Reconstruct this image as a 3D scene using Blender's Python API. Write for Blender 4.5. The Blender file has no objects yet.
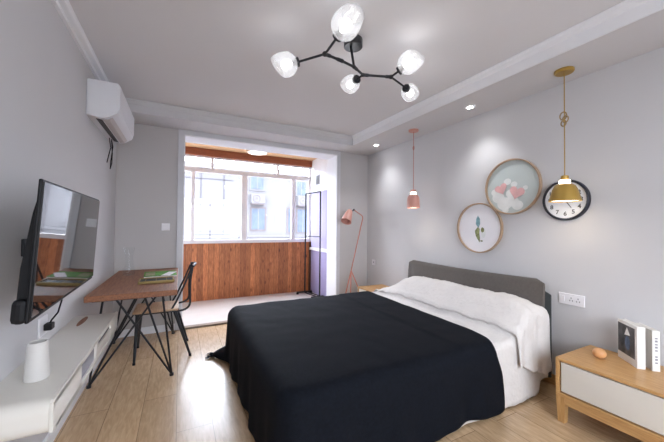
import bpy, bmesh, math, random
from mathutils import Vector, Matrix, noise
random.seed(7)
S = bpy.context.scene
COL = S.collection
PI = math.pi
V = Vector

# ------------------------------------------------------------ materials
def newmat(name):
    m = bpy.data.materials.new(name); m.use_nodes = True
    nt = m.node_tree
    return m, nt, nt.nodes['Principled BSDF']

def mat(name, col, rough=.6, metal=0, noise_amt=.04, scale=8, bump=0, bscale=60, spec=.5, sheen=0, coat=0, trans=0, emit=0, alpha=1):
    m, nt, b = newmat(name)
    tc = nt.nodes.new('ShaderNodeTexCoord')
    n = nt.nodes.new('ShaderNodeTexNoise'); n.inputs['Scale'].default_value = scale; n.inputs['Detail'].default_value = 4
    nt.links.new(tc.outputs['Object'], n.inputs['Vector'])
    r = nt.nodes.new('ShaderNodeValToRGB')
    a, c = 1 - noise_amt, 1 + noise_amt
    r.color_ramp.elements[0].position = .3; r.color_ramp.elements[1].position = .7
    r.color_ramp.elements[0].color = (*[min(1, x*a) for x in col], 1)
    r.color_ramp.elements[1].color = (*[min(1, x*c) for x in col], 1)
    nt.links.new(n.outputs['Fac'], r.inputs['Fac']); nt.links.new(r.outputs['Color'], b.inputs['Base Color'])
    b.inputs['Roughness'].default_value = rough; b.inputs['Metallic'].default_value = metal
    b.inputs['Specular IOR Level'].default_value = spec
    b.inputs['Sheen Weight'].default_value = sheen; b.inputs['Coat Weight'].default_value = coat
    b.inputs['Transmission Weight'].default_value = trans
    if emit:
        b.inputs['Emission Color'].default_value = (*col, 1); b.inputs['Emission Strength'].default_value = emit
    if bump:
        n2 = nt.nodes.new('ShaderNodeTexNoise'); n2.inputs['Scale'].default_value = bscale; n2.inputs['Detail'].default_value = 3
        nt.links.new(tc.outputs['Object'], n2.inputs['Vector'])
        bp = nt.nodes.new('ShaderNodeBump'); bp.inputs['Strength'].default_value = bump; bp.inputs['Distance'].default_value = .01
        nt.links.new(n2.outputs['Fac'], bp.inputs['Height']); nt.links.new(bp.outputs['Normal'], b.inputs['Normal'])
    return m

def wood(name, c1, c2, grain='Y', plank=None, rough=.45, knots=False, gap=(.08, .04, .02), coat=0, stretch=14, vary=.25, swap=False, c3=None):
    """procedural wood; grain = axis the grain runs along; plank = (width, length) -> boards with joints"""
    m, nt, b = newmat(name)
    N = nt.nodes.new; L = nt.links.new
    tc = N('ShaderNodeTexCoord'); sep = N('ShaderNodeSeparateXYZ'); L(tc.outputs['Object'], sep.inputs[0])
    # reorder so that u runs along grain, v across
    ax = {'X': 'XYZ', 'Y': 'YXZ', 'Z': 'ZXY'}[grain]
    if swap: ax = {'X': 'XZY', 'Y': 'YZX', 'Z': 'ZYX'}[grain]
    comb = N('ShaderNodeCombineXYZ')
    for i, a in enumerate(ax): L(sep.outputs[a], comb.inputs[i])
    vec = comb.outputs[0]; tone = None; brick = None
    if plank:
        brick = N('ShaderNodeTexBrick')
        brick.inputs['Scale'].default_value = 1
        brick.inputs['Brick Width'].default_value = plank[1]; brick.inputs['Row Height'].default_value = plank[0]
        brick.inputs['Mortar Size'].default_value = plank[2] if len(plank) > 2 else .0015
        brick.inputs['Mortar Smooth'].default_value = .2
        brick.inputs['Color1'].default_value = (0, 0, 0, 1); brick.inputs['Color2'].default_value = (1, 1, 1, 1)
        brick.inputs['Mortar'].default_value = (.5, .5, .5, 1)
        brick.offset = .37
        L(vec, brick.inputs['Vector']); tone = brick.outputs['Color']
        # shift grain per plank
        sc = N('ShaderNodeVectorMath'); sc.operation = 'SCALE'; sc.inputs['Scale'].default_value = 7.3
        L(tone, sc.inputs[0])
        ad = N('ShaderNodeVectorMath'); ad.operation = 'ADD'; L(vec, ad.inputs[0]); L(sc.outputs[0], ad.inputs[1]); vec = ad.outputs[0]
    mp = N('ShaderNodeMapping'); mp.inputs['Scale'].default_value = (1, stretch, stretch); L(vec, mp.inputs['Vector'])
    n = N('ShaderNodeTexNoise'); n.inputs['Scale'].default_value = 9.5; n.inputs['Detail'].default_value = 6; n.inputs['Distortion'].default_value = .6
    L(mp.outputs[0], n.inputs['Vector'])
    r = N('ShaderNodeValToRGB'); r.color_ramp.elements[0].position = .32; r.color_ramp.elements[1].position = .68
    r.color_ramp.elements[0].color = (*c1, 1); r.color_ramp.elements[1].color = (*c2, 1)
    L(n.outputs['Fac'], r.inputs['Fac']); out = r.outputs['Color']
    if tone is not None:
        mx = N('ShaderNodeMix'); mx.data_type = 'RGBA'; mx.blend_type = 'MULTIPLY'; mx.inputs['Factor'].default_value = 1
        rr = N('ShaderNodeValToRGB'); rr.color_ramp.elements[0].color = (1-vary, 1-vary*1.05, 1-vary*1.1, 1); rr.color_ramp.elements[1].color = (1, 1, 1, 1)
        L(tone, rr.inputs['Fac']); L(out, mx.inputs[6]); L(rr.outputs['Color'], mx.inputs[7]); out = mx.outputs[2]
    if knots:
        vo = N('ShaderNodeTexVoronoi'); vo.inputs['Scale'].default_value = 1
        mk = N('ShaderNodeMapping'); mk.inputs['Scale'].default_value = (3.2, 9, 9) if knots is True else knots; L(vec, mk.inputs['Vector']); L(mk.outputs[0], vo.inputs['Vector'])
        kr = N('ShaderNodeValToRGB'); kr.color_ramp.elements[0].position = .07; kr.color_ramp.elements[1].position = .2
        kr.color_ramp.elements[0].color = (.25, .16, .12, 1); kr.color_ramp.elements[1].color = (1, 1, 1, 1)
        L(vo.outputs['Distance'], kr.inputs['Fac'])
        mx = N('ShaderNodeMix'); mx.data_type = 'RGBA'; mx.blend_type = 'MULTIPLY'; mx.inputs['Factor'].default_value = .8
        L(out, mx.inputs[6]); L(kr.outputs['Color'], mx.inputs[7]); out = mx.outputs[2]
    if brick:
        mx = N('ShaderNodeMix'); mx.data_type = 'RGBA'; L(brick.outputs['Fac'], mx.inputs['Factor'])
        L(out, mx.inputs[6]); mx.inputs[7].default_value = (*gap, 1); out = mx.outputs[2]
    L(out, b.inputs['Base Color'])
    b.inputs['Roughness'].default_value = rough; b.inputs['Coat Weight'].default_value = coat; b.inputs['Coat Roughness'].default_value = .15
    bp = N('ShaderNodeBump'); bp.inputs['Strength'].default_value = .08; bp.inputs['Distance'].default_value = .004
    L(n.outputs['Fac'], bp.inputs['Height']); L(bp.outputs['Normal'], b.inputs['Normal'])
    return m

def glassmat(name, tint=(1, 1, 1), clear=.9, rough=.02, white=0.0):
    m = bpy.data.materials.new(name); m.use_nodes = True; nt = m.node_tree; nt.nodes.clear()
    N = nt.nodes.new; L = nt.links.new
    o = N('ShaderNodeOutputMaterial'); tr = N('ShaderNodeBsdfTransparent'); tr.inputs[0].default_value = (*tint, 1)
    gl = N('ShaderNodeBsdfGlossy'); gl.inputs['Roughness'].default_value = rough
    nz = N('ShaderNodeTexNoise'); nz.inputs['Scale'].default_value = 3
    mr = N('ShaderNodeMapRange'); mr.inputs['To Min'].default_value = white*.9; mr.inputs['To Max'].default_value = white*1.1
    L(nz.outputs['Fac'], mr.inputs['Value'])
    lw = N('ShaderNodeLayerWeight'); lw.inputs['Blend'].default_value = .35; pw = N('ShaderNodeMath'); pw.operation = 'POWER'; pw.inputs[1].default_value = 2.5; L(lw.outputs['Facing'], pw.inputs[0]); ml = N('ShaderNodeMath'); ml.operation = 'MULTIPLY_ADD'; ml.inputs[1].default_value = .5; ml.inputs[2].default_value = .03; L(pw.outputs[0], ml.inputs[0])
    mx = N('ShaderNodeMixShader'); L(ml.outputs[0], mx.inputs[0]); L(tr.outputs[0], mx.inputs[1]); L(gl.outputs[0], mx.inputs[2])
    if white:
        df = N('ShaderNodeBsdfTranslucent'); df.inputs[0].default_value = (.95, .95, .96, 1)
        d2 = N('ShaderNodeBsdfDiffuse'); d2.inputs[0].default_value = (.95, .95, .96, 1)
        m0 = N('ShaderNodeMixShader'); m0.inputs[0].default_value = .5; L(df.outputs[0], m0.inputs[1]); L(d2.outputs[0], m0.inputs[2])
        m2 = N('ShaderNodeMixShader'); L(mr.outputs[0], m2.inputs[0]); L(mx.outputs[0], m2.inputs[1]); L(m0.outputs[0], m2.inputs[2])
        L(m2.outputs[0], o.inputs[0])
    else:
        L(mx.outputs[0], o.inputs[0])
    return m

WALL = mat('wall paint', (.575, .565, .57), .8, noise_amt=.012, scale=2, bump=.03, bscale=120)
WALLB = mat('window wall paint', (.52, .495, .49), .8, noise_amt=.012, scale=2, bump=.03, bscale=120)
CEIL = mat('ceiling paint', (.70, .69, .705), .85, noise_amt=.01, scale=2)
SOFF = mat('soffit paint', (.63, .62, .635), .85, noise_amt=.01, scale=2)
WHITE = mat('white paint', (.82, .82, .84), .45, noise_amt=.01)
FRAMEG = mat('opening casing', (.62, .62, .65), .45, noise_amt=.02)
PVC = mat('white window frame', (.74, .70, .70), .4, noise_amt=.01)
FLOOR = wood('oak floor boards', (.50, .335, .185), (.66, .465, .285), 'Y', plank=(.205, 1.25, .002), rough=.27, vary=.16, gap=(.24, .15, .08), stretch=6, coat=.15)
TILE = mat('pale balcony tile', (.70, .66, .62), .3, noise_amt=.04, scale=5)
STONE = mat('threshold stone', (.27, .2, .15), .35, noise_amt=.2, scale=30)
PANEL = wood('red brown pine boards', (.36, .10, .028), (.74, .265, .088), 'Z', plank=(.085, 3.0, .0025), rough=.5, knots=(4.5, 11, 11), vary=.42, gap=(.12, .035, .015), stretch=12)
PANELC = wood('pine ceiling boards', (.62, .35, .16), (.76, .47, .25), 'X', plank=(.09, 3.0, .002), rough=.5, knots=False, vary=.12, gap=(.4, .2, .1))
BEAM = wood('dark pine beam', (.22, .055, .02), (.36, .11, .04), 'X', rough=.5)
LILAC = mat('lilac cabinet panels', (.42, .38, .62), .55, noise_amt=.03)
TABLEW = wood('walnut stained table wood', (.17, .06, .024), (.31, .125, .055), 'Y', rough=.55, stretch=10)
SEATW = wood('seat wood', (.42, .25, .14), (.6, .4, .25), 'Y', rough=.45)
OAK = wood('light oak', (.44, .23, .08), (.60, .355, .15), 'Y', rough=.42, stretch=12)
OAKZ = wood('light oak upright', (.43, .225, .075), (.58, .34, .14), 'Z', rough=.42, stretch=12)
RINGW = mat('pale wood ring', (.42, .29, .19), .45, noise_amt=.12, scale=20)
BLACK = mat('black powder coated steel', (.008, .009, .013), .5, 0, noise_amt=.1)
BLACKG = mat('gunmetal canopy', (.06, .063, .068), .35, .8, noise_amt=.1)
BLACKP = mat('black plastic', (.008, .008, .009), .5, noise_amt=.1, spec=.2)
SCREEN = mat('glossy screen', (.004, .004, .005), .03, noise_amt=.05, spec=.9, coat=.25)
LACQ = mat('cream lacquer', (.68, .65, .59), .35, noise_amt=.01)
LACQD = mat('drawer grey lacquer', (.27, .26, .29), .5, noise_amt=.03)
DRAWER = mat('off white drawer', (.68, .635, .565), .5, noise_amt=.01)
THROWM = mat('black woven cotton', (.0045, .0058, .0095), .85, noise_amt=.25, scale=60, bump=.25, bscale=220, spec=.12, sheen=0)
SPREAD = mat('white crinkled cotton', (.66, .625, .60), .85, noise_amt=.03, scale=10, bump=.8, bscale=30, sheen=.2)
HEADF = mat('charcoal upholstery', (.09, .076, .067), .85, noise_amt=.08, scale=50, bump=.15, bscale=300, sheen=.2)
HEADD = mat('dark headboard back', (.045, .05, .05), .8, noise_amt=.1)
MATT = mat('mattress ticking', (.6, .6, .6), .8)
PINK = mat('dusty pink lacquer', (.60, .29, .235), .4, noise_amt=.03)
PINKR = mat('copper pink tube', (.50, .19, .14), .4, noise_amt=.05)
GOLD = mat('mustard gold lacquer', (.42, .26, .055), .35, .35, noise_amt=.04)
ROPE = mat('jute cord', (.32, .22, .1), .8, noise_amt=.3, scale=120)
BULB = mat('lit bulb', (1, .97, .93), .4, emit=1.0)
BULBW = mat('lit warm lamp lens', (1, .86, .66), .4, emit=4)
SPOTL = mat('lit downlight lens', (1, .98, .96), .4, emit=25)
DOME = mat('opal lamp diffuser', (.9, .86, .8), .4, emit=.7)
ACP = mat('white appliance plastic', (.73, .73, .755), .38, noise_amt=.01)
ACG = mat('grey louver', (.52, .47, .46), .45)
DARK = mat('dark slot', (.05, .045, .045), .6)
CLOTHB = mat('clock face', (.86, .86, .87), .5, noise_amt=.005)
NAVY = mat('dark navy rim', (.012, .014, .025), .3)
GLASS = glassmat('clear glass', (.97, .98, .98))
PANE = glassmat('window pane glass', (.98, .985, 1))
CUP = glassmat('seeded glass shade', (.95, .96, .97), white=.2, rough=.08)
ART1 = mat('grey green paper', (.50, .55, .535), .6, noise_amt=.06, scale=4)
ART2 = mat('white paper', (.78, .76, .78), .6, noise_amt=.02)
HEART = mat('pink ink', (.74, .43, .42), .6, noise_amt=.12, scale=14)
CLOUD = mat('cloud white ink', (.72, .73, .71), .6, noise_amt=.08, scale=10)
INKB = mat('blue green ink', (.20, .36, .40), .6, noise_amt=.4, scale=30)
INKG = mat('olive ink', (.22, .24, .10), .6, noise_amt=.5, scale=40)
PAPER = mat('book paper', (.78, .76, .72), .6, noise_amt=.02)
PHOTO = mat('dark cover photograph', (.09, .085, .085), .35, noise_amt=.75, scale=16)
BLUEB = mat('slate blue ink', (.09, .13, .2), .5, noise_amt=.4, scale=30)
INK = mat('dark print', (.12, .12, .12), .6)
EGG = mat('orange glazed wood', (.66, .33, .14), .4, noise_amt=.08, scale=12)
GREEN = mat('green cover', (.09, .26, .03), .9, noise_amt=.35, scale=25)
YELL = mat('bamboo edge', (.30, .21, .07), .7, noise_amt=.1)
POT = mat('matte pale ceramic', (.62, .60, .57), .55, noise_amt=.01)
SOCK = mat('socket plastic', (.80, .78, .80), .35, noise_amt=.005)
FAC = mat('pale render facade', (.15, .143, .15), .8, noise_amt=.02, scale=.6)
FACL = mat('facade joint', (.085, .08, .09), .8)
FWIN = mat('blue window curtain', (.06, .082, .12), .3, noise_amt=.3, scale=3)
FFR = mat('window surround', (.11, .088, .088), .6)
BROWNP = mat('brown end panel', (.10, .04, .02), .5, noise_amt=.2)

# ------------------------------------------------------------ mesh helpers
class B:
    def __init__(s): s.bm = bmesh.new(); s.mi = 0; s.mats = []
    def m(s, mt):
        if mt not in s.mats: s.mats.append(mt)
        s.mi = s.mats.index(mt); return s
    def _merge(s, t, M=None):
        if M is not None: t.transform(M)
        for f in t.faces: f.material_index = s.mi
        me = bpy.data.meshes.new('t'); t.to_mesh(me); t.free(); s.bm.from_mesh(me); bpy.data.meshes.remove(me); return s
    def box(s, x0, x1, y0, y1, z0, z1, bev=0, seg=2, M=None):
        t = bmesh.new(); bmesh.ops.create_cube(t, size=1)
        for v in t.verts: v.co = V(((x0+x1)/2+v.co.x*(x1-x0), (y0+y1)/2+v.co.y*(y1-y0), (z0+z1)/2+v.co.z*(z1-z0)))
        if bev: bmesh.ops.bevel(t, geom=t.edges[:], offset=bev, segments=seg, profile=.5, affect='EDGES')
        return s._merge(t, M)
    def cyl(s, p0, p1, r0, r1=None, seg=16):
        r1 = r0 if r1 is None else r1; p0, p1 = V(p0), V(p1); d = p1-p0
        t = bmesh.new(); bmesh.ops.create_cone(t, cap_ends=True, segments=seg, radius1=r0, radius2=r1, depth=d.length)
        return s._merge(t, Matrix.Translation((p0+p1)/2) @ d.to_track_quat('Z', 'Y').to_matrix().to_4x4())
    def sph(s, c, r, sc=(1, 1, 1), seg=16, M=None):
        t = bmesh.new(); bmesh.ops.create_uvsphere(t, u_segments=seg, v_segments=max(6, seg//2), radius=r)
        for v in t.verts: v.co = V((v.co.x*sc[0], v.co.y*sc[1], v.co.z*sc[2]))
        if M: t.transform(M)
        return s._merge(t, Matrix.Translation(c))
    def tube(s, pts, r, seg=10, closed=False):
        pts = [V(p) for p in pts]; t = bmesh.new(); n = len(pts); rings = []; up = None
        for i, p in enumerate(pts):
            if closed: d = pts[(i+1) % n]-pts[i-1]
            else: d = (pts[min(i+1, n-1)]-pts[max(i-1, 0)])
            d.normalize()
            if up is None: up = d.orthogonal().normalized()
            up = (up - d*up.dot(d)).normalized(); w = d.cross(up)
            rr = r[i] if isinstance(r, (list, tuple)) else r
            rings.append([t.verts.new(p+(up*math.cos(a)+w*math.sin(a))*rr) for a in [2*PI*k/seg for k in range(seg)]])
        for i in range(n if closed else n-1):
            a, b = rings[i], rings[(i+1) % n]
            for k in range(seg): t.faces.new((a[k], a[(k+1) % seg], b[(k+1) % seg], b[k]))
        if not closed: t.faces.new(rings[0][::-1]); t.faces.new(rings[-1])
        return s._merge(t)
    def lathe(s, prof, c=(0, 0, 0), axis=(0, 0, 1), seg=32):
        """prof = list of (r, h); open surface of revolution"""
        t = bmesh.new(); rings = []
        for r, h in prof:
            if r < 1e-6: rings.append([t.verts.new((0, 0, h))])
            else: rings.append([t.verts.new((r*math.cos(2*PI*k/seg), r*math.sin(2*PI*k/seg), h)) for k in range(seg)])
        for a, b in zip(rings, rings[1:]):
            for k in range(seg):
                k2 = (k+1) % seg
                if len(a) == 1 and len(b) == 1: continue
                if len(a) == 1: t.faces.new((a[0], b[k2], b[k]))
                elif len(b) == 1: t.faces.new((a[k], a[k2], b[0]))
                else: t.faces.new((a[k], a[k2], b[k2], b[k]))
        return s._merge(t, Matrix.Translation(c) @ V(axis).normalized().to_track_quat('Z', 'Y').to_matrix().to_4x4())
    def prism(s, pts, ax, a0, a1):
        """polygon pts (2D) extruded along ax from a0 to a1"""
        t = bmesh.new()
        def P(p, a): return {0: (a, p[0], p[1]), 1: (p[0], a, p[1]), 2: (p[0], p[1], a)}[ax]
        va = [t.verts.new(P(p, a0)) for p in pts]; vb = [t.verts.new(P(p, a1)) for p in pts]; n = len(pts)
        t.faces.new(va); t.faces.new(vb[::-1])
        for i in range(n): t.faces.new((va[i], vb[i], vb[(i+1) % n], va[(i+1) % n]))
        bmesh.ops.recalc_face_normals(t, faces=t.faces)
        return s._merge(t)
    def grid(s, rows):
        t = bmesh.new(); g = [[t.verts.new(p) for p in row] for row in rows]
        for i in range(len(g)-1):
            for j in range(len(g[0])-1):
                try: t.faces.new((g[i][j], g[i+1][j], g[i+1][j+1], g[i][j+1]))
                except ValueError: pass
        bmesh.ops.remove_doubles(t, verts=t.verts, dist=1e-5)
        return s._merge(t)

def obj(name, b, mt, parent=None, smooth=False, solid=0, subd=0, off=-1):
    me = bpy.data.meshes.new(name)
    if parent is not None:
        root = parent
        while root.parent: root = root.parent
        b.bm.transform((Matrix.Translation(root.location) @ root.rotation_euler.to_matrix().to_4x4()).inverted())
    b.bm.to_mesh(me); b.bm.free()
    for x in (b.mats or [mt]): me.materials.append(x)
    if smooth:
        me.polygons.foreach_set('use_smooth', [True]*len(me.polygons))
        if smooth != 'all': 
            try: me.set_sharp_from_angle(angle=math.radians(40))
            except Exception: pass
    o = bpy.data.objects.new(name, me); COL.objects.link(o)
    if parent is not None: o.parent = parent
    if solid: md = o.modifiers.new('thick', 'SOLIDIFY'); md.thickness = solid; md.offset = off
    if subd: md = o.modifiers.new('sub', 'SUBSURF'); md.levels = subd; md.render_levels = subd
    return o

def tag(o, label, cat, group=None, kind=None):
    o['label'] = label; o['category'] = cat
    if group: o['group'] = group
    if kind: o['kind'] = kind
    return o
def thing(name, loc, label, cat, group=None):
    o = bpy.data.objects.new(name, None); COL.objects.link(o); o.location = loc; o.empty_display_size = .1
    return tag(o, label, cat, group)
def struct(name, b, mt, **k):
    o = obj(name, b, mt, **k); o['kind'] = 'structure'; return o
def dup(root, loc, label, group=None):
    def cp(o, par):
        c = o.copy(); COL.objects.link(c); c.parent = par
        for ch in [x for x in list(bpy.data.objects) if x.parent == o]: cp(ch, c)
        return c
    r = cp(root, None); r.location = loc; r['label'] = label
    if group: r['group'] = group
    return r

# ------------------------------------------------------------ room dimensions
XL, XR, YB, YS = -.64, 2.69, 4.02, -1.3
ZC = 2.53
OX0, OX1, OZ = .03, 2.13, 2.345            # opening to the balcony
BX0, BX1, BY = -.64, 2.235, 5.30
struct('floor', B().box(XL-.1, XR+.1, YS, YB, -.1, 0), FLOOR)
struct('ceiling', B().box(XL-.1, XR+.1, YS, YB+.3, ZC, ZC+.12), CEIL)
struct('wall_left', B().box(XL-.12, XL, YS, YB, 0, ZC), WALL)
struct('wall_right', B().box(XR, XR+.12, YS, YB, 0, ZC), WALL)
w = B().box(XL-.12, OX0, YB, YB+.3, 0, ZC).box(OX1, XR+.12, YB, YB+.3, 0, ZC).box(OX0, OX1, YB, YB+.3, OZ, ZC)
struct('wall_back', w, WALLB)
struct('wall_front', B().box(XL-.12, -.1, YS-.12, YS, 0, ZC).box(2.1, XR+.12, YS-.12, YS, 0, ZC).box(-.1, 2.1, YS-.12, YS, 0, .5).box(-.1, 2.1, YS-.12, YS, 2.3, ZC), WALL)
b = B().box(-.1, 2.1, YS-.09, YS-.03, .5, .56).box(-.1, 2.1, YS-.09, YS-.03, 2.24, 2.3)
for x in (-.1, .97, 2.04): b.box(x, x+.06, YS-.09, YS-.03, .56, 2.24)
W2 = struct('added_fill_window', b, PVC)  # window added in the unseen wall behind the camera, lets in fill light
# dropped soffits: pelmet box along window wall and lowered strip over the bed head
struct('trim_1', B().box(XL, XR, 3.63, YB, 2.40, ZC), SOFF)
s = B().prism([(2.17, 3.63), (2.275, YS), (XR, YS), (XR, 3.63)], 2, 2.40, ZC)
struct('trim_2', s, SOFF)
# stepped mouldings
def mould(name, pa, pb, nx, z0):           # pa->pb along face, nx = outward direction
    pa, pb, nx = V((*pa, 0)), V((*pb, 0)), V((*nx, 0)).normalized()
    prof = [(0, z0), (.010, z0), (.010, z0+.075), (.016, z0+.082), (.022, z0+.105), (.030, z0+.118), (.030, ZC-.001), (0, ZC-.001)]
    b = B(); rows = [[(p+nx*d+V((0, 0, z))) for d, z in prof] for p in (pa, pb)]
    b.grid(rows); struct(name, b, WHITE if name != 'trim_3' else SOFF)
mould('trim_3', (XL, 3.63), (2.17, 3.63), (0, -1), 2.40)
mould('trim_4', (2.165, 3.60), (2.272, YS), (-1, -.02), 2.40)
struct('trim_5', B().box(XL, XL+.055, YS, 3.62, ZC-.05, ZC-.001, .008).box(XL, XL+.02, YS, 3.62, ZC-.075, ZC-.05), WHITE)
# casing round the opening (room side) and white reveal
c = B().box(OX0-.065, OX0, YB-.018, YB, 0, OZ+.065, .004).box(OX1, OX1+.05, YB-.018, YB, 0, OZ+.065, .004).box(OX0, OX1, YB-.018, YB, OZ, OZ+.065, .004)
struct('trim_6', c, FRAMEG)
c = B().box(OX0, OX0+.012, YB-.01, YB+.31, 0, OZ).box(OX1-.012, OX1, YB-.01, YB+.31, 0, OZ).box(OX0, OX1, YB-.01, YB+.31, OZ-.012, OZ)
struct('trim_7', c, WHITE)
# baseboards
struct('baseboard_left', B().box(XL, XL+.014, YS, YB, 0, .08, .003), WHITE)
struct('baseboard_right', B().box(XR-.014, XR, YS, YB, 0, .08, .003), OAK)
struct('baseboard_back', B().box(XL+.014, OX0-.065, YB-.014, YB, 0, .08, .003).box(OX1+.05, XR-.014, YB-.014, YB, 0, .08, .003), WHITE)
# threshold + balcony shell
struct('trim_8', B().box(OX0+.012, OX1-.012, YB-.03, YB+.05, 0, .022, .004), STONE)
b = B().m(TILE).box(BX0-.1, BX1+.1, YB+.05, BY+.1, -.1, .018)
struct('floor_balcony', b, TILE)
struct('ceiling_balcony', B().box(BX0-.1, BX1+.1, YB+.30, BY+.1, 2.50, 2.56), PANELC)
# right balcony wall: white tongue-and-groove boards above, lilac cabinet doors below
b = B().box(BX1+.012, BX1+.12, YB+.3, BY+.1, 0, 2.5)
for i in range(14):
    y0 = YB+.305+i*.0725
    if y0 < BY-.02: b.box(BX1-.0, BX1+.014, y0, min(y0+.066, BY), 1.88, 2.5, .003)
struct('wall_balcony_right', b, WHITE)
struct('wall_balcony_left', B().box(BX0-.12, BX0, YB+.3, BY+.1, 0, 2.5), WHITE)
# facade wall under the window with the pine boarding
struct('wall_balcony_outer', B().box(BX0-.1, BX1+.1, BY, BY+.12, 0, .96), PANEL)
struct('trim_9', B().box(BX0, BX1, BY-.02, BY, 0, .014), OAK)
struct('trim_10', B().box(BX0, BX1, BY-.05, BY+.10, 2.385, 2.50), BEAM)       # timber beam over the window
# window
WY0, WY1 = BY, BY+.055
Wn = bpy.data.objects.new('window_1', None); COL.objects.link(Wn); Wn.location = (0, BY, .96); Wn['kind'] = 'structure'
f = B().box(BX0, BX1, WY0-.01, WY1+.03, .95, 1.01, .004).box(BX0, BX1, WY0, WY1, 2.12, 2.195, .004).box(BX0, BX1, WY0, WY1, 2.36, 2.385)
for x, w_ in ((.178, .055), (.99, .10), (1.89, .07), (BX0+.02, .05), (BX1-.02, .04)): f.box(x-w_/2, x+w_/2, WY0, WY1, 1.01, 2.12, .004)
for x, w_ in ((.463, .04), (1.587, .04), (BX0+.02, .04), (BX1-.015, .03)): f.box(x-w_/2, x+w_/2, WY0+.005, WY1, 2.19, 2.36, .003)
obj('window_frame', f, PVC, Wn)
obj('window_handle', B().box(.165, .185, WY0-.025, WY0, 1.50, 1.60, .004), PVC, Wn)
obj('glass', B().box(BX0, BX1, WY0+.03, WY0+.034, 1.01, 2.38), PANE, Wn)

# ------------------------------------------------------------ balcony things
cab = thing('wall_cabinet', (BX1, 4.95, 0), 'lilac cabinet fronts set in the white boarded balcony wall, behind the clothes rack', 'cabinet')
obj('upper_panel', B().box(BX1-.008, BX1+.012, 4.335, BY-.06, .86, 1.87, .003), LILAC, cab)
obj('lower_panel', B().box(BX1-.008, BX1+.012, 4.335, BY-.06, .02, .80, .003), LILAC, cab)
sh = obj('shelf_ledge', B().box(BX1-.04, BX1+.012, 4.335, BY-.06, .805, .855, .004), WHITE, cab); sh['label'] = 'white ledge between the lilac panels'
obj('end_strip', B().box(BX1-.03, BX1+.012, BY-.055, BY-.001, .02, .95, .002), BROWNP, cab)['label'] = 'dark brown end strip'
vt = thing('wall_vent', (BX1, 4.96, 2.10), 'small dark grey vent plate high on the white boarded balcony wall', 'vent')
obj('vent_plate', B().box(BX1-.008, BX1, 4.88, 5.04, 2.01, 2.19, .003), LACQD, vt)
v_ = B()
for i in range(7): v_.box(BX1-.012, BX1-.007, 4.90, 5.02, 2.03+i*.021, 2.042+i*.021)
obj('vent_slats', v_, DARK, vt)

dm = thing('flush_ceiling_lamp', (1.12, 4.93, 2.5), 'round flush ceiling lamp with wooden rim on the pine balcony ceiling', 'lamp')
obj('rim', B().lathe([(0, 2.499), (.175, 2.499), (.18, 2.49), (.18, 2.455), (.155, 2.455), (.155, 2.47)], (1.12, 4.93, 0)), SEATW, dm, smooth=True)
obj('diffuser', B().lathe([(.155, 2.462), (.15, 2.448), (.11, 2.44), (0, 2.437)], (1.12, 4.93, 0)), DOME, dm, smooth=True)

rk = thing('clothes_rack', (2.09, 4.9, .018), 'freestanding black metal clothes rack on the balcony floor', 'clothes rack')
ra, rb = V((2.055, 5.10, 0)), V((2.14, 4.64, 0))
for p, (xa, xb) in ((ra, (1.90, 2.19)), (rb, (1.99, 2.215))):
    obj('upright', B().tube([p+V((0, 0, .05)), p+V((0, 0, 1.845))], .0125), BLACK, rk, smooth=True)
    ft = obj('foot_bar', B().box(xa, xb, p.y-.02, p.y+.02, .036, .064, .006), BLACK, rk)
    for x in (xa+.015, xb-.015): obj('foot_pad', B().cyl((x, p.y, .0185), (x, p.y, .04), .022), BLACKP, ft)
obj('top_rail', B().tube([ra+V((0, 0, 1.845)), rb+V((0, 0, 1.845))], .0125), BLACK, rk, smooth=True)
obj('middle_rail', B().tube([ra+V((0, 0, 1.07)), rb+V((0, 0, 1.07))], .009), BLACK, rk, smooth=True)
for dx in (-.035, .035): obj('base_rail', B().tube([ra+V((dx, 0, .05)), rb+V((dx, 0, .05))], .01), BLACK, rk, smooth=True)

# building across the street
FY = 14.0
bl = thing('apartment_building', (2, FY, -4), 'pale overexposed apartment block seen through the balcony window', 'building')
wl = obj('wall', B().box(-9, 13, FY, FY+3, -9, 3.72), FAC, bl)
obj('roof_parapet', B().box(-9.1, 13.1, FY-.15, FY+.1, 3.72, 3.95).box(-9.1, 13.1, FY-.12, FY, .72, .80), FAC, bl)
j = B()
for x in (.78, 1.72, -.8, 6.3): j.box(x-.012, x+.012, FY-.03, FY, -9, 3.6)
for z in (3.28, 2.14, 1.0, .85): j.box(-1.2, 2.1, FY-.03, FY, z-.012, z+.012)
obj('facade_joint', j, FACL, bl)
for x0, x1, z0, z1 in ((2.90, 3.48, 2.95, 3.6), (2.95, 3.55, 1.08, 2.05), (4.72, 4.95, .95, 2.08), (5.16, 5.60, 2.80, 3.45), (5.2, 5.75, .95, 2.08), (-.4, .1, 1.2, 2.0)):
    fr = obj('window', B().box(x0-.07, x1+.07, FY-.04, FY, z0-.07, z1+.07), FFR if z1 < 2.2 else FAC, bl)
    obj('pane', B().box(x0, x1, FY-.05, FY-.04, z0, z1), FWIN, fr)
    g = B().box((x0+x1)/2-.02, (x0+x1)/2+.02, FY-.06, FY-.05, z0, z1)
    obj('mullion', g, FAC, fr)
ac = thing('outdoor_unit', (3.17, FY, 2.3), 'small outdoor air conditioning unit on the pale facade between two windows', 'air conditioner', 'outdoor air conditioning units')
obj('casing', B().box(2.86, 3.5, FY-.35, FY-.001, 2.27, 2.70, .02), FAC, ac)
obj('fan_grille', B().lathe([(.14, 0), (.16, .015), (.18, 0)], (3.1, FY-.352, 2.49), (0, -1, 0)).lathe([(0, 0), (.05, .01)], (3.1, FY-.352, 2.49), (0, -1, 0)), FFR, ac)
obj('bracket', B().box(2.88, 3.48, FY-.35, FY-.001, 2.22, 2.265), FFR, ac)
dup(ac, (5.42, FY, 2.3), 'outdoor air conditioning unit on the pale facade at the right edge of the window', 'outdoor air conditioning units')

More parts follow.
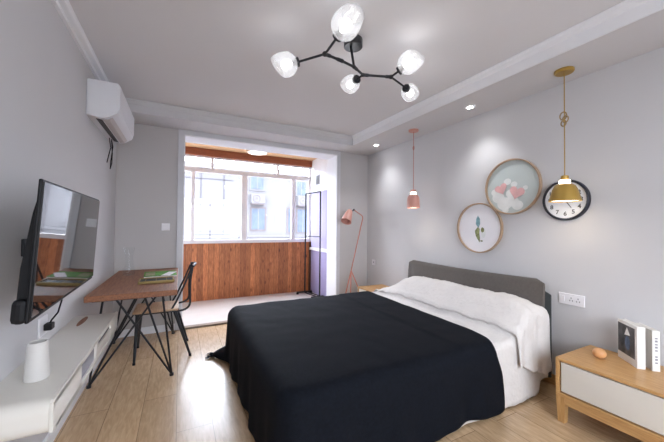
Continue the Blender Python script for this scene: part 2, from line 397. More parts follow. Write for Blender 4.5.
# ------------------------------------------------------------ air conditioner on the left wall
A = thing('air_conditioner', (XL, 3.2, 2.07), 'white split air conditioner high on the left wall', 'air conditioner')
prof = [(XL+.001, 2.075), (XL+.09, 2.06), (XL+.135, 2.07), (XL+.19, 2.11), (XL+.20, 2.13), (XL+.203, 2.325), (XL+.198, 2.34), (XL+.19, 2.345), (XL+.001, 2.345)]
b = B().prism(prof, 1, 2.80, 3.62)
bmesh.ops.bevel(b.bm, geom=[e for e in b.bm.edges if abs((e.verts[0].co-e.verts[1].co).y) < 1e-5], offset=.008, segments=2, affect='EDGES')
obj('body', b, ACP, A, smooth=True)
obj('front_panel', B().prism([(XL+.2, 2.14), (XL+.207, 2.15), (XL+.209, 2.325), (XL+.203, 2.335), (XL+.19, 2.335), (XL+.19, 2.14)], 1, 2.815, 3.605), ACP, A)
dn = (V((XL+.185, 0, 2.12))-V((XL+.135, 0, 2.07))).normalized()
obj('outlet_slot', B().prism([(XL+.05, 2.064), (XL+.088, 2.056), (XL+.09, 2.062), (XL+.05, 2.07)], 1, 2.86, 3.56), DARK, A)
obj('louver', B().prism([(XL+.10, 2.056), (XL+.135, 2.063), (XL+.183, 2.113), (XL+.18, 2.12), (XL+.13, 2.08), (XL+.10, 2.066)], 1, 2.85, 3.57), ACG, A)
cb = B().tube([(XL+.04, 3.50, 2.08), (XL+.05, 3.52, 2.0), (XL+.03, 3.55, 1.86), (XL+.015, 3.62, 1.80), (XL+.02, 3.66, 1.86), (XL+.03, 3.62, 1.95), (XL+.03, 3.56, 2.08)], .004)
cb.tube([(XL+.03, 3.46, 2.08), (XL+.04, 3.48, 1.98), (XL+.02, 3.5, 1.9), (XL+.01, 3.50, 1.84)], .004)
obj('cable_loop', cb, BLACKP, A, smooth=True)

# ------------------------------------------------------------ television
T = thing('television', (XL, 1.73, 1.16), 'black flat television on a wall arm above the white console', 'television')
yaw, tilt, tw, th = -.035, .055, .925, .462
Mt = Matrix.Translation((-.42, 1.735, 1.164)) @ Matrix.Rotation(-yaw, 4, 'Z') @ Matrix.Rotation(tilt, 4, 'Y')
# local: +x = screen normal, y = width, z = height
obj('bezel', B().box(-.014, -.004, -tw/2, tw/2, -th/2, th/2, .004, M=Mt), BLACKP, T)
obj('screen', B().box(-.005, .0, -tw/2+.009, tw/2-.009, -th/2+.016, th/2-.009, M=Mt), SCREEN, T)
b = B().prism([(-.013, -th/2+.01), (-.046, -th/2+.02), (-.044, -.06), (-.028, .12), (-.013, .21)], 1, -tw/2+.03, tw/2-.05)
b.bm.transform(Mt); obj('rear_housing', b, BLACKP, T)
obj('speaker_box', B().box(-.052, -.012, -tw/2+.004, -tw/2+.09, -th/2-.004, -th/2+.075, .015, M=Mt), BLACKP, T)
b = B().box(XL, XL+.012, 1.84, 1.92, 1.10, 1.18, .004)
obj('wall_bracket', b, BLACK, T)
obj('bracket_arm', B().box(XL+.01, -.47, 1.86, 1.90, 1.12, 1.16), BLACK, T)
cord = obj('power_cord', B().tube([(-.50, 1.86, .96), (-.53, 1.98, .86), (-.57, 2.08, .78), (-.605, 2.115, .735), (-.615, 2.12, .715)], .004), BLACKP, T, smooth=True)
obj('plug', B().box(XL+.009, -.598, 2.09, 2.14, .685, .72, .005), BLACKP, cord)

def socket(name, loc, label, axis, w=.086, h=.086, holes=1):
    """axis 'x+' : plate on a wall facing +x, etc"""
    s = thing(name, loc, label, 'socket')
    x, y, z = loc
    def bx(a0, a1, d0, d1, c0, c1, bev=0):
        if axis == 'x+': return B().box(x+d0, x+d1, y+a0, y+a1, z+c0, z+c1, bev)
        if axis == 'x-': return B().box(x-d1, x-d0, y+a0, y+a1, z+c0, z+c1, bev)
        return B().box(x+a0, x+a1, y-d1, y-d0, z+c0, z+c1, bev)
    obj('face_plate', bx(-w/2, w/2, 0, .008, -h/2, h/2, .003), SOCK, s)
    return s, bx
s, bx = socket('wall_socket', (XL, 2.10, .71), 'white wall socket behind the television with a black plug in it', 'x+', .11, .10)
s, bx = socket('wall_socket', (XR, 1.21, .705), 'double white wall socket on the right wall above the near oak nightstand', 'x-', .172, .086)
obj('switch_rocker', bx(.045, .075, .008, .011, -.022, .022), SOCK, s)
for cy in (-.045, 0.0):
    for dy, dz in ((-.009, -.008), (.009, -.008), (0, .012)): obj('socket_hole', B().box(XR-.0095, XR-.0078, 1.21+cy+dy-.0025, 1.21+cy+dy+.0025, .705+dz-.005, .705+dz+.005), INK, s)
s, bx = socket('wall_socket', (XR, 3.83, .70), 'small white socket low on the right wall behind the pink floor lamp corner', 'x-')
obj('socket_hole', bx(-.01, .01, .0078, .009, -.012, .012), LACQD, s)
s, bx = socket('light_switch', (-.15, YB, 1.225), 'white light switch on the grey wall left of the balcony opening', 'y-')
obj('switch_rocker', bx(-.03, .03, .008, .012, -.032, .032, .002), SOCK, s)

# ------------------------------------------------------------ floating console
Cn = thing('floating_console', (XL, 2.13, .47), 'long cream lacquered wall-hung console with open slots under the television', 'console')
x0, x1, ya, yb, z0, z1 = XL+.001, -.402, 1.44, 2.71, .478, .606
r = .045
def rprof(y0, y1, z0, z1, r, n=7, low=True):
    P = []
    for cy, cz, a0 in ((y1-r, z1-r, 0), (y0+r, z1-r, 90), (y0+r, z0+r, 180), (y1-r, z0+r, 270)):
        for k in range(n): a = math.radians(a0+90*k/(n-1)); P.append((cy+r*math.cos(a), cz+r*math.sin(a)))
    return P
b = B().prism(rprof(ya, yb, z0, z1, r), 0, x0, x1-.012)
obj('body', b, LACQ, Cn, smooth=True)
# front fascia with openings
b = B(); t_ = .012
pr = rprof(ya, yb, z0, z1, r)
b.box(x1-t_, x1, ya+.01, yb-.01, z1-.024, z1-.001, .002).box(x1-t_, x1, ya+.03, yb-.03, z0+.001, z0+.022, .002)
b.box(x1-t_, x1, ya+.004, 1.80, z0+.008, z1-.012, .002).box(x1-t_, x1, 2.08, 2.12, z0+.01, z1-.01).box(x1-t_, x1, 2.46, yb-.004, z0+.008, z1-.012, .002)
obj('fascia', b, LACQ, Cn)
obj('open_shelf_back', B().box(x1-.0125, x1-.0115, 1.80, 2.46, z0+.02, z1-.02), LACQD, Cn)
obj('drawer_front', B().box(x1-.012, x1-.001, 2.122, 2.458, z0+.024, z1-.052, .002), LACQ, Cn)
obj('slot_back', B().box(x1-.0114, x1-.0105, 2.12, 2.46, z1-.052, z1-.022), DARK, Cn)
b = B().prism([( -.566+.017*math.cos(a), 2.52+.11*math.sin(a)) for a in [2*PI*k/24 for k in range(24)]], 2, z1-.001, z1+.0015)
obj('cable_hole', b, TABLEW, Cn)['label'] = 'brown oblong cable hole in the console top'
cupo = thing('ceramic_pot', (-.52, 1.67, z1), 'pale tapered ceramic pot standing on the near end of the cream console', 'pot')
obj('pot_body', B().lathe([(0, z1+.001), (.040, z1+.001), (.042, z1+.006), (.032, z1+.15), (.030, z1+.153), (.027, z1+.15), (.036, z1+.01), (0, z1+.008)], (-.52, 1.67, 0)), POT, cupo, smooth=True)

# ------------------------------------------------------------ desk
D = thing('desk', (-.30, 3.25, 0), 'walnut-topped desk on black hairpin trestle legs against the left wall', 'desk')
obj('tabletop', B().box(-.58, -.01, 2.60, 3.93, .708, .75, .004), TABLEW, D)
def rods(foot, tops):
    b = B()
    for t_ in tops: b.tube([foot+V((0, 0, .012)), V((*t_, .708))], .0075, 8)
    b.cyl(foot+V((0, 0, .0)), foot+V((0, 0, .02)), .016)
    return b
FR, FL, RR, RL = V((-.042, 2.83, 0)), V((-.60, 2.885, 0)), V((-.05, 3.90, 0)), V((-.60, 3.84, 0))
obj('leg', rods(FR, [(-.404, 2.64), (-.224, 2.62), (-.11, 2.64)]), BLACK, D, smooth=True)
obj('leg', rods(FL, [(-.284, 2.64), (-.153, 2.62), (-.50, 2.76)]), BLACK, D, smooth=True)
obj('leg', rods(RR, [(-.404, 3.86), (-.224, 3.88), (-.11, 3.88)]), BLACK, D, smooth=True)
obj('leg', rods(RL, [(-.284, 3.86), (-.153, 3.88), (-.50, 3.86)]), BLACK, D, smooth=True)
for y in (2.62, 3.85): obj('mounting_plate', B().box(-.54, -.08, y, y+.045, .702, .708), BLACK, D)

# glass vase
G = thing('glass_vase', (-.445, 3.56, .75), 'tall clear glass vase at the back corner of the walnut desk', 'vase')
obj('glass_body', B().lathe([(0, .751), (.046, .751), (.05, .76), (.05, .80), (.034, .87), (.033, .93), (.045, 1.0), (.049, 1.025)], (-.445, 3.56, 0)), GLASS, G, smooth=True)
# tray, magazine, paper
Mg = thing('magazine', (-.16, 3.33, .75), 'green-covered magazine lying at the back of the desk top', 'magazine')
Mr = Matrix.Translation((-.16, 3.42, 0)) @ Matrix.Rotation(.06, 4, 'Z')
obj('pages', B().box(-.14, .13, -.155, .155, .751, .765, M=Mr), PAPER, Mg)
b = B().m(GREEN).box(-.142, .132, -.157, .157, .765, .768, M=Mr)
b.m(INKG).box(-.13, -.05, -.12, .10, .768, .7692, M=Mr)
obj('cover', b, GREEN, Mg)
Ty = thing('bamboo_tray', (-.17, 3.04, .75), 'bamboo-edged tray with dark woven inlay on the desk in front of the green magazine', 'tray')
Mr = Matrix.Translation((-.17, 3.05, 0)) @ Matrix.Rotation(.05, 4, 'Z')
obj('rim', B().box(-.14, .13, -.10, -.088, .751, .773, .002, M=Mr).box(-.14, .13, .088, .10, .751, .773, .002, M=Mr).box(-.14, -.128, -.10, .10, .751, .773, .002, M=Mr).box(.118, .13, -.10, .10, .751, .773, .002, M=Mr), YELL, Ty)
b = B().m(BLACKP).box(-.128, .118, -.088, .088, .751, .765, M=Mr).m(YELL)
for i in range(3): b.box(-.09+i*.08, -.086+i*.08, -.08, .08, .765, .7665, M=Mr)
obj('woven_inlay', b, BLACKP, Ty)
tag(obj('paper_sheet', B().box(-.045, .03, -.12, .12, .7695, .7715, .0005, M=Matrix.Translation((-.08, 3.36, 0)) @ Matrix.Rotation(-.25, 4, 'Z')), ART2), 'white folded sheet lying on the right side of the green magazine', 'paper')

# ------------------------------------------------------------ desk chair
Ch = thing('desk_chair', (-.17, 3.38, 0), 'black metal chair with wooden seat pushed under the desk, facing the wall', 'chair')
def arc(p0, p1, p2, n=8):
    p0, p1, p2 = V(p0), V(p1), V(p2); return [p0*(1-t)**2+p1*2*t*(1-t)+p2*t*t for t in [k/n for k in range(n+1)]]
obj('seat', B().box(-.37, .0, 3.20, 3.56, .437, .458, .009, 3), SEATW, Ch, smooth=True)
obj('seat_rim', B().tube([(-.345, 3.225, .43), (-.02, 3.225, .43), (-.02, 3.535, .43), (-.345, 3.535, .43)], .010, closed=True), BLACK, Ch, smooth=True)
for (tx, ty), (fx, fy) in (((-.33, 3.225), (-.345, 3.175)), ((-.03, 3.225), (.105, 3.18)), ((-.33, 3.535), (-.36, 3.60)), ((-.03, 3.535), (.09, 3.60))):
    lg = obj('leg', B().tube([(tx, ty, .43), (tx*.6+fx*.4, ty*.6+fy*.4, .26), (fx, fy, .012)], [.017, .0145, .010], 10), BLACK, Ch, smooth=True)
    obj('leg_cap', B().cyl((fx, fy, .0), (fx, fy, .02), .012), BLACKP, lg)
for sy, y in ((-1, 3.215), (1, 3.545)):
    yt = y - sy*(-.0) + sy*-.02
    pts = [(-.06, y, .445), (-.02, y, .52), (.05, y, .68), (.108, yt, .83)]
    obj('back_strut', B().tube(pts, .009), BLACK, Ch, smooth=True)
    pts = arc((.0, y, .43), (.095, y, .43), (.10, y, .50), 8)+[V((.098, y, .60)), V((.100, y, .72)), V((.118, yt, .84))]
    obj('back_upright', B().tube(pts, .010), BLACK, Ch, smooth=True)
tr = []
for k in range(17):
    t = k/16; y = 3.235+(3.525-3.235)*t; tr.append((.118+.03*math.sin(PI*t), y, .845+.012*math.sin(PI*t)))
obj('top_rail', B().tube(tr, .013), BLACK, Ch, smooth=True)

# ------------------------------------------------------------ bed
BX, HX, BYn, BYf, BZ = .42, 2.52, 1.30, 3.01, .475
Bd = thing('bed', (1.5, 2.15, 0), 'double bed with a charcoal upholstered headboard against the right wall', 'bed')
obj('base_frame', B().box(BX+.06, HX, BYn+.05, BYf-.05, .10, .28, .01), HEADD, Bd)
for x, y in ((BX+.12, BYn+.10), (BX+.12, BYf-.10), (HX-.12, BYn+.10), (HX-.12, BYf-.10)): obj('leg', B().cyl((x, y, 0), (x, y, .10), .022, .03), BLACKP, Bd)
obj('mattress', B().box(BX+.03, HX, BYn+.03, BYf-.03, .28, .44, .04, 4), MATT, Bd, smooth=True)
# headboard cushion: tilted slab, rounded top
def slab(y0, y1, pts, n=24, bulge=.0):
    b = B(); rows = []
    for k in range(n+1):
        t = k/n; y = y0+(y1-y0)*t
        e = min(t, 1-t)*n/.9; sh = 0 if e >= 1 else (1-math.sqrt(max(0, 1-(1-e)**2)))
        cx = sum(p[0] for p in pts)/len(pts)
        rows.append([(cx+(x-cx)*(1-sh*.6), y, z - sh*.03*(z > .6) - bulge*math.sin(PI*t)*(z > .6)) for x, z in pts])
    b.grid([r+[r[0]] for r in rows])
    t = bmesh.new(); f0 = [t.verts.new(p) for p in rows[0]]; t.faces.new(f0); f1 = [t.verts.new(p) for p in rows[-1]]; t.faces.new(f1[::-1]); b._merge(t)
    bmesh.ops.remove_doubles(b.bm, verts=b.bm.verts, dist=1e-5); bmesh.ops.recalc_face_normals(b.bm, faces=b.bm.faces)
    return b
pts = [(2.50, .30), (2.595, .30), (2.625, .62), (2.640, .815), (2.635, .832), (2.62, .840), (2.598, .842), (2.582, .832), (2.570, .80), (2.53, .60)]
hb = obj('headboard', slab(1.355, 2.92, pts, bulge=.014), HEADF, Bd, smooth=True)
pts = [(2.632, .06), (2.684, .06), (2.684, .735), (2.676, .745), (2.648, .745), (2.640, .735)]
obj('headboard_frame', slab(1.34, 2.93, pts), HEADD, Bd, smooth=True)

def drape(x0, x1, y0, y1, zt, zb, r, foot=True, off=0, rad=.10, n_top=16, fold=.012, seed=0., topf=None, skirtf=None, zbf=None, rows=14, step=.025, nearonly=False):
    """cloth over a box: perimeter walks near side (x1->x0), foot, far side (x0->x1)"""
    P = []      # (point, outward normal, s)
    cr = rad
    def seg(a, bb, nrm):
        L = (V(bb)-V(a)).length; n = max(2, int(L/step))
        for k in range(n): P.append((V(a).lerp(V(bb), k/n), V(nrm)))
    if foot:
        seg((x1, y0), (x0+cr, y0), (0, -1))
        for k in range(10): a = -PI/2-PI/2*k/10; P.append((V((x0+cr+cr*math.cos(a), y0+cr+cr*math.sin(a))), V((math.cos(a), math.sin(a)))))
        seg((x0, y0+cr), (x0, y1-cr), (-1, 0))
        for k in range(10): a = PI-PI/2*k/10; P.append((V((x0+cr+cr*math.cos(a), y1-cr+cr*math.sin(a))), V((math.cos(a), math.sin(a)))))
        seg((x0+cr, y1), (x1, y1), (0, 1)); P.append((V((x1, y1)), V((0, 1))))
    yc = (y0+y1)/2; half = (y1-y0)/2
    R = []
    for i, (p, nn) in enumerate(P):
        row = []
        s = i*step
        sp = V((min(max(p.x, x0+half*.9), x1), yc))
        if p.x > x0+half*.9: sp = V((p.x, yc))
        # top from spine outwards
        for k in range(n_top):
            t = k/n_top; q = sp.lerp(p-nn*r, t)
            row.append(V((q.x, q.y, zt)))
        # rounded edge
        for k in range(6):
            a = PI/2*k/5
            row.append(V((*(p-nn*r+nn*r*math.sin(a)), zt-r+r*math.cos(a))))
        zlo = zbf(p) if zbf else zb
        for k in range(1, rows+1):
            t = k/rows; z = (zt-r)*(1-t)+zlo*t
            wv = fold*t*(math.sin(s*17+seed)+.6*math.sin(s*31+1.3*seed)+.5*noise.noise(V((s*4, t*2, seed))))
            d = wv+.012*t
            if skirtf: dd = skirtf(p, nn, t)
            else: dd = V((0, 0, 0))
            row.append(V((*(p+nn*d), z))+dd)
        out = []
        for q in row:
            w_ = .0045*noise.noise(V((q.x*3, q.y*5, seed)))+.003*noise.noise(V((q.x*9, q.y*9, q.z*6+seed)))
            q = q+V((0, 0, w_*1.2+off))
            if topf: q = topf(q, nn)
            out.append(q)
        R.append(out)
    return B().grid(R)

# white bedspread with the pillow hump
def smooth(a, b, x): t = min(1, max(0, (x-a)/(b-a))); return t*t*(3-2*t)
def crinkle(q, a): return 1.6*a*noise.noise(V((q.x*24, q.y*10, q.z*9)))+a*1.3*noise.noise(V((q.x*9+3, q.y*22, q.z*7)))
def pillow_h(x, y, k=1):
    e = smooth(BYn-.06, BYn+.14, y)
    far = 1-smooth(BYf-.48, BYf+.06, y)
    return k*(.06*smooth(2.10, 2.15, x)+.155*smooth(2.11, 2.34, x))*far*(.55+.45*e)-.03*smooth(2.42, 2.52, x)*e
def under(q, nn):
    side = smooth(.28, .44, q.z)
    return q+V((0, 0, pillow_h(q.x, q.y, .93)*side-.006*side*(q.x > 2.1)+crinkle(q, .0042*smooth(1.8, 2.0, q.x))))
sp = drape(BX+.02, 2.505, BYn, BYf, .468, .02, .05, rad=.09, fold=.006, seed=2.2, topf=under, zbf=lambda p: .018+(.10*smooth(2.40, 2.43, p.x) if p.y < 2 else 0), step=.02, rows=16)
tag(obj('bedspread', sp, SPREAD, smooth='all', solid=.005), 'white crinkled bed sheet hanging to the floor beneath the black throw', 'bedspread')
def over(q, nn):
    side = smooth(.26, .44, q.z)
    dz = pillow_h(q.x, q.y)*side+.012*side
    d = crinkle(q, .0068)
    low = 1-smooth(.2, .5, q.z)
    return V((q.x+d, q.y+nn.y*(.018+.02*low)*(1 if abs(nn.y) > .5 else 0)+(d if q.z < .45 else 0), q.z+dz+d))
# perimeter without foot: rows run straight across from near to far side
def cover_zb(x): return .27-.10*smooth(2.14, 2.46, x)+.010*math.sin(x*30)
rows = []
n = 46
for i in range(n+1):
    x = 2.125+(2.522-2.125)*i/n; row = []
    zb_ = cover_zb(x); r_ = .05; zt = .470
    for k in range(15): t = k/15; z = zb_+(zt-r_-zb_)*t; row.append((V((x, BYn-.010*math.sin(x*42)*(1-t), z)), -1))
    for k in range(6): a = PI/2*k/5; row.append((V((x, BYn+r_-r_*math.cos(a), zt-r_+r_*math.sin(a))), -1))
    for k in range(1, 70): t = k/70; row.append((V((x, BYn+r_+(BYf-BYn-2*r_)*t, zt)), 0))
    for k in range(6): a = PI/2*k/5; row.append((V((x, BYf-r_+r_*math.sin(a), zt-r_+r_*math.cos(a))), 1))
    for k in range(1, 11): t = k/10; row.append((V((x, BYf, (zt-r_)*(1-t)+.25*t)), 1))
    rows.append([over(p, V((0, ny))) for p, ny in row])
tag(obj('pillow_cover', B().grid(rows), SPREAD, smooth='all', solid=.005), 'white crinkled cover pulled over the pillows below the charcoal headboard', 'pillow cover')
# black throw
def tassel(p, nn, t):
    d = V((0, 0, 0))
    g = math.exp(-((p-V((BX+.02, BYf-.02))).length/.085)**2)
    k = smooth(.72, 1.0, t)
    d += V((-.14, .06, -.012))*g*k
    d += V((nn.x, nn.y, 0))*.02*smooth(.2, 1, t)*(1 if nn.x < -.5 else 0)*0
    return d
def throw_top(q, nn):
    st = .007*smooth(1.60, 1.625, q.x)*smooth(.3, .42, q.z)
    cr = .006*math.exp(-((q.x-.98-.25*(q.y-2.2))/.02)**2)*math.exp(-((q.y-2.25)/.12)**2)
    return q+V((0, 0, st+cr))
def throw_zb(p):
    return .035+.012*math.sin(p.x*9+p.y*5)
tb = drape(BX-.012, 1.965, BYn-.022, BYf+.02,   .484, .04, .085, rad=.12, fold=.010, seed=5.1, topf=throw_top, skirtf=tassel, zbf=throw_zb, step=.02, rows=18)
# throw head edge runs slightly slanted
for v in tb.bm.verts:
    if v.co.x > 1.6:
        k = (v.co.x-1.6)/.365
        v.co.x += k*(.03*(v.co.y-2.1))-k*.055*math.exp(-((v.co.y-1.28)/.14)**2)*smooth(.25, .46, v.co.z)+k*.03*(1-smooth(.05, .4, v.co.z))
Th = obj('throw_blanket', tb, THROWM, smooth='all', solid=.005)
tag(Th, 'large black throw blanket covering the foot two thirds of the bed', 'blanket')
fb = B()
random.seed(3)
for k in range(13):
    u = (k-6)/6; a = math.radians(168-22*u); dv = V((math.cos(a), math.sin(a), 0))
    p0 = V((.315, 3.055, .018))+V((.25, 1, 0))*u*.034; L = .07+.02*random.random()
    fb.tube([p0, p0+dv*L*.5+V((0, 0, .003)), p0+dv*L-V((0, 0, .012))], [.0045, .003, .0015], 6)
fo = obj('fringe', fb, THROWM, Th, smooth=True)

# ------------------------------------------------------------ nightstands
def nightstand(loc, label):
    x0, y1 = loc                                  # front x, left-end y
    y0 = y1-.50; xb = x0+.42; zt = .41
    n = thing('nightstand', ((x0+xb)/2, (y0+y1)/2, 0), label, 'nightstand', 'oak nightstands either side of the bed')
    c = B().box(x0, xb, y0, y1, zt-.018, zt, .002).box(x0, xb, y0, y0+.018, .20, zt-.018, .002).box(x0, xb, y1-.018, y1, .20, zt-.018, .002).box(x0, xb, y0+.018, y1-.018, .20, .218, .002).box(xb-.01, xb-.002, y0+.018, y1-.018, .218, zt-.018)
    obj('carcass', c, OAK, n)
    d = obj('drawer', B().box(x0+.008, x0+.026, y0+.024, y1-.024, .226, zt-.026, .002).box(x0+.026, xb-.03, y0+.03, y1-.03, .23, .34), DRAWER, n)
    d['label'] = 'plain off-white drawer front'
    for yy in (y0+.002, y1-.047):
        for xx in (x0+.002, xb-.047): 
            b = B(); t = bmesh.new(); bmesh.ops.create_cube(t, size=1)
            for v in t.verts:
                k = 1 if v.co.z > 0 else .72
                v.co = V((xx+.0225+v.co.x*.045*k, yy+.0225+v.co.y*.045*k, .10+v.co.z*.20))
            b._merge(t); obj('leg', b, OAKZ, n)
    obj('apron', B().box(x0+.006, x0+.024, y0+.047, y1-.047, .158, .20, .001).box(x0+.03, xb-.03, y0+.006, y0+.024, .165, .20, .001).box(x0+.03, xb-.03, y1-.024, y1-.006, .165, .20, .001), OAK, n)
    return n
# near one is the longer piece, built wider
def near_stand():
    global OAK
    x0, y1 = 2.205, 1.085
    y0 = y1-.66; xb = 2.66; zt = .41
    n = thing('nightstand', ((x0+xb)/2, (y0+y1)/2, 0), 'oak nightstand with an off-white drawer at the near side of the bed, books on top', 'nightstand', 'oak nightstands either side of the bed')
    c = B().box(x0, xb, y0, y1, zt-.018, zt, .002).box(x0, xb, y0, y0+.02, .17, zt-.018, .002).box(x0, xb, y1-.02, y1, .17, zt-.018, .002).box(x0, xb, y0+.02, y1-.02, .17, .19, .002).box(xb-.01, xb-.002, y0+.02, y1-.02, .19, zt-.018)
    obj('carcass', c, OAK, n)
    d = obj('drawer', B().box(x0+.008, x0+.026, y0+.027, y1-.027, .198, zt-.026, .002).box(x0+.026, xb-.03, y0+.035, y1-.035, .20, .33), DRAWER, n)
    d['label'] = 'plain off-white drawer front'
    for yy in (y0+.002, y1-.052):
        for xx in (x0+.002, xb-.052):
            b = B(); t = bmesh.new(); bmesh.ops.create_cube(t, size=1)
            for v in t.verts:
                k = 1 if v.co.z > 0 else .74
                v.co = V((xx+.025+v.co.x*.05*k, yy+.025+v.co.y*.05*k, .085+v.co.z*.17))
            b._merge(t); obj('leg', b, OAKZ, n)
    obj('apron', B().box(x0+.006, x0+.026, y0+.05, y1-.05, .122, .17, .001).box(x0+.03, xb-.03, y0+.006, y0+.024, .13, .17, .001).box(x0+.03, xb-.03, y1-.024, y1-.006, .13, .17, .001), OAK, n)
    return n
near_stand()
nightstand((2.235, 3.575), 'oak nightstand in the far corner between the bed and the pink floor lamp')

eg = obj('wooden_egg', B().sph((2.44, .945, .41+.033), .034, (1.0, 1.05, .96), 20, M=Matrix.Rotation(.4, 4, 'Z')), EGG, smooth='all')
tag(eg, 'small orange egg-shaped ornament on the near oak nightstand', 'ornament')

# books: standing, turned about 35 degrees
def book(corner, ang, L, T, H, name_label, cover):
    """corner = spine corner on the far side; cover runs at ang from +x"""
    z = .41
    M = Matrix.Translation((corner[0], corner[1], z)) @ Matrix.Rotation(ang, 4, 'Z')
    k = thing('book', (corner[0], corner[1], z), name_label, 'book', 'books standing on the near nightstand')
    # local: x along cover, y from 0 (cover side) to -T
    obj('pages', B().box(.003, L-.004, -T+.003, -.003, .002, H-.003, M=M), PAPER, k)
    c = B().m(PAPER).box(0, L, -.0025, 0, 0, H, M=M).box(0, L, -T, -T+.0025, 0, H, M=M).box(-.002, .0025, -T, 0, 0, H, M=M)
    obj('cover', c, PAPER, k)
    if cover:
        pz = B().m(PHOTO).box(.018, L-.004, .0, .0008, .045, H-.02, M=M)
        obj('cover_picture', pz, PHOTO, k)['label'] = 'dark photograph on the front cover'
        pz = B().m(BLUEB).sph((0, 0, 0), .03, (.8, .05, 1.5), 14, M=Matrix.Identity(4)); pz.bm.transform(M @ Matrix.Translation((.085, .001, .12)))
        q = B().m(PAPER).prism([(.06, .175), (.115, .165), (.09, .218)], 1, .0006, .0014); q.bm.transform(M)
        obj('cover_figure', pz, BLUEB, k); obj('cover_pale_triangle', q, PAPER, k)  # figure and pale triangle are part of the cover print
    else:
        for i in range(9):
            if i == 3: continue
            obj('spine_letter', B().box(-.0032, -.0018, -T*.68, -T*.35, .045+i*.018, .045+i*.018+.008+.003*(i % 2), M=M), LACQD, k)
    return k
book((2.468, .775), .80, .185, .040, .250, 'white book with a dark photograph on its cover, left of the nightstand pair', True)
book((2.510, .722), .80, .17, .036, .238, 'white book with small print down its spine, right of the nightstand pair', False)

# ------------------------------------------------------------ floor lamp
Lp = thing('floor_lamp', (2.25, 3.75, 0), 'dusty pink tripod floor lamp with a tilted shade in the corner by the opening', 'floor lamp')
hd, apx, elb, crt = V((2.165, 3.80, 1.40)), V((2.300, 3.80, 1.500)), V((2.465, 3.80, 1.405)), V((2.262, 3.80, .60))
pole = obj('pole', B().tube([apx]+arc(apx.lerp(elb, .75), elb+V((.01, 0, .0)), elb.lerp(crt, .08), 6)+[crt], .0085), PINKR, Lp, smooth=True)
obj('joint', B().sph(apx, .016).cyl(apx, apx+(hd-apx)*.35, .010), BLACK, pole, smooth=True)
for f_ in (V((2.13, 3.85, 0)), V((2.19, 3.70, 0)), V((2.58, 3.86, 0))):
    obj('leg', B().tube([crt, f_+V((0, 0, .0))], .0085), PINKR, Lp, smooth=True)
dv = (V((2.13, 3.72, 1.27))-V((2.255, 3.80, 1.47))).normalized()
c0 = V((2.235, 3.80, 1.49))
obj('lamp_shade', B().lathe([(0, 0), (.028, .0), (.04, .012), (.052, .06), (.078, .21), (.075, .21), (.049, .06), (.036, .016), (0, .01)], c0, dv), PINK, Lp, smooth=True)
obj('bulb', B().sph(c0+dv*.12, .03), SOCK, Lp, smooth=True)

# ------------------------------------------------------------ pendants
def pendant(name, x, y, zb, zt, prof, m, cordm, label, zc=2.40, rr=.06):
    p = thing(name, (x, y, zc), label, 'pendant lamp')
    obj('ceiling_rose', B().lathe([(0, -.022), (rr*.9, -.022), (rr, -.016), (rr, -.001), (0, -.001)], (x, y, zc)), m, p, smooth=True)
    cd = obj('cord', B().tube([(x, y, zc-.02), (x, y, zt)], .0035, 8), cordm, p, smooth=True)
    return p, cd
p, cd = pendant('pendant_lamp', 2.47, 1.15, 1.44, 1.63, None, GOLD, GOLD, 'mustard gold pendant lamp hanging in front of the clock')
kn = B()
for k, (dx, dz, r_) in enumerate(((.01, 0, .022), (-.008, -.03, .018), (.008, -.055, .016))):
    kn.tube([(2.47+dx*.5, 1.15+dx+r_*math.cos(a), 2.07+dz+r_*1.3*math.sin(a)) for a in [2*PI*i/14 for i in range(14)]], .0045, 6, closed=True)
obj('cord_knot', kn, ROPE, cd, smooth=True)
x, y = 2.47, 1.15
obj('lamp_shade', B().lathe([(.030, 1.572), (.045, 1.570), (.062, 1.558), (.075, 1.53), (.088, 1.48), (.098, 1.445), (.096, 1.445), (.085, 1.48), (.07, 1.53), (.055, 1.553), (.03, 1.562)], (x, y, 0)), GOLD, p, smooth=True)
obj('collar', B().lathe([(0, 1.60), (.030, 1.60), (.034, 1.596), (.034, 1.574), (.030, 1.572)], (x, y, 0)), BULBW, p, smooth=True)['label'] = 'pale glowing collar'
obj('cap', B().lathe([(0, 1.632), (.02, 1.632), (.024, 1.628), (.024, 1.602), (0, 1.60)], (x, y, 0)), GOLD, p, smooth=True)
obj('lens', B().lathe([(0, 1.452), (.091, 1.452), (.091, 1.458)], (x, y, 0)), BULBW, p, smooth=True)
p, cd = pendant('pendant_lamp', 2.445, 2.69, 1.475, 1.69, None, PINK, PINKR, 'dusty pink pendant lamp hanging over the far side of the bed', rr=.058)
x, y = 2.445, 2.69
obj('cord_knot', B().tube([(x, y+.012*math.cos(a), 2.185+.022*math.sin(a)) for a in [2*PI*i/12 for i in range(12)]], .0035, 6, closed=True), PINKR, cd, smooth=True)
obj('lamp_shade', B().lathe([(.03, 1.632), (.05, 1.628), (.066, 1.605), (.072, 1.57), (.074, 1.475), (.071, 1.475), (.069, 1.57), (.062, 1.60), (.045, 1.622), (.03, 1.626)], (x, y, 0)), PINK, p, smooth=True)
obj('collar', B().lathe([(0, 1.662), (.028, 1.662), (.034, 1.655), (.034, 1.634), (.03, 1.632)], (x, y, 0)), BULBW, p, smooth=True)['label'] = 'pale glowing collar'
obj('cap', B().lathe([(0, 1.695), (.016, 1.695), (.032, 1.69), (.032, 1.665), (0, 1.662)], (x, y, 0)), PINK, p, smooth=True)
obj('lens', B().lathe([(0, 1.482), (.068, 1.482), (.068, 1.488)], (x, y, 0)), BULBW, p, smooth=True)

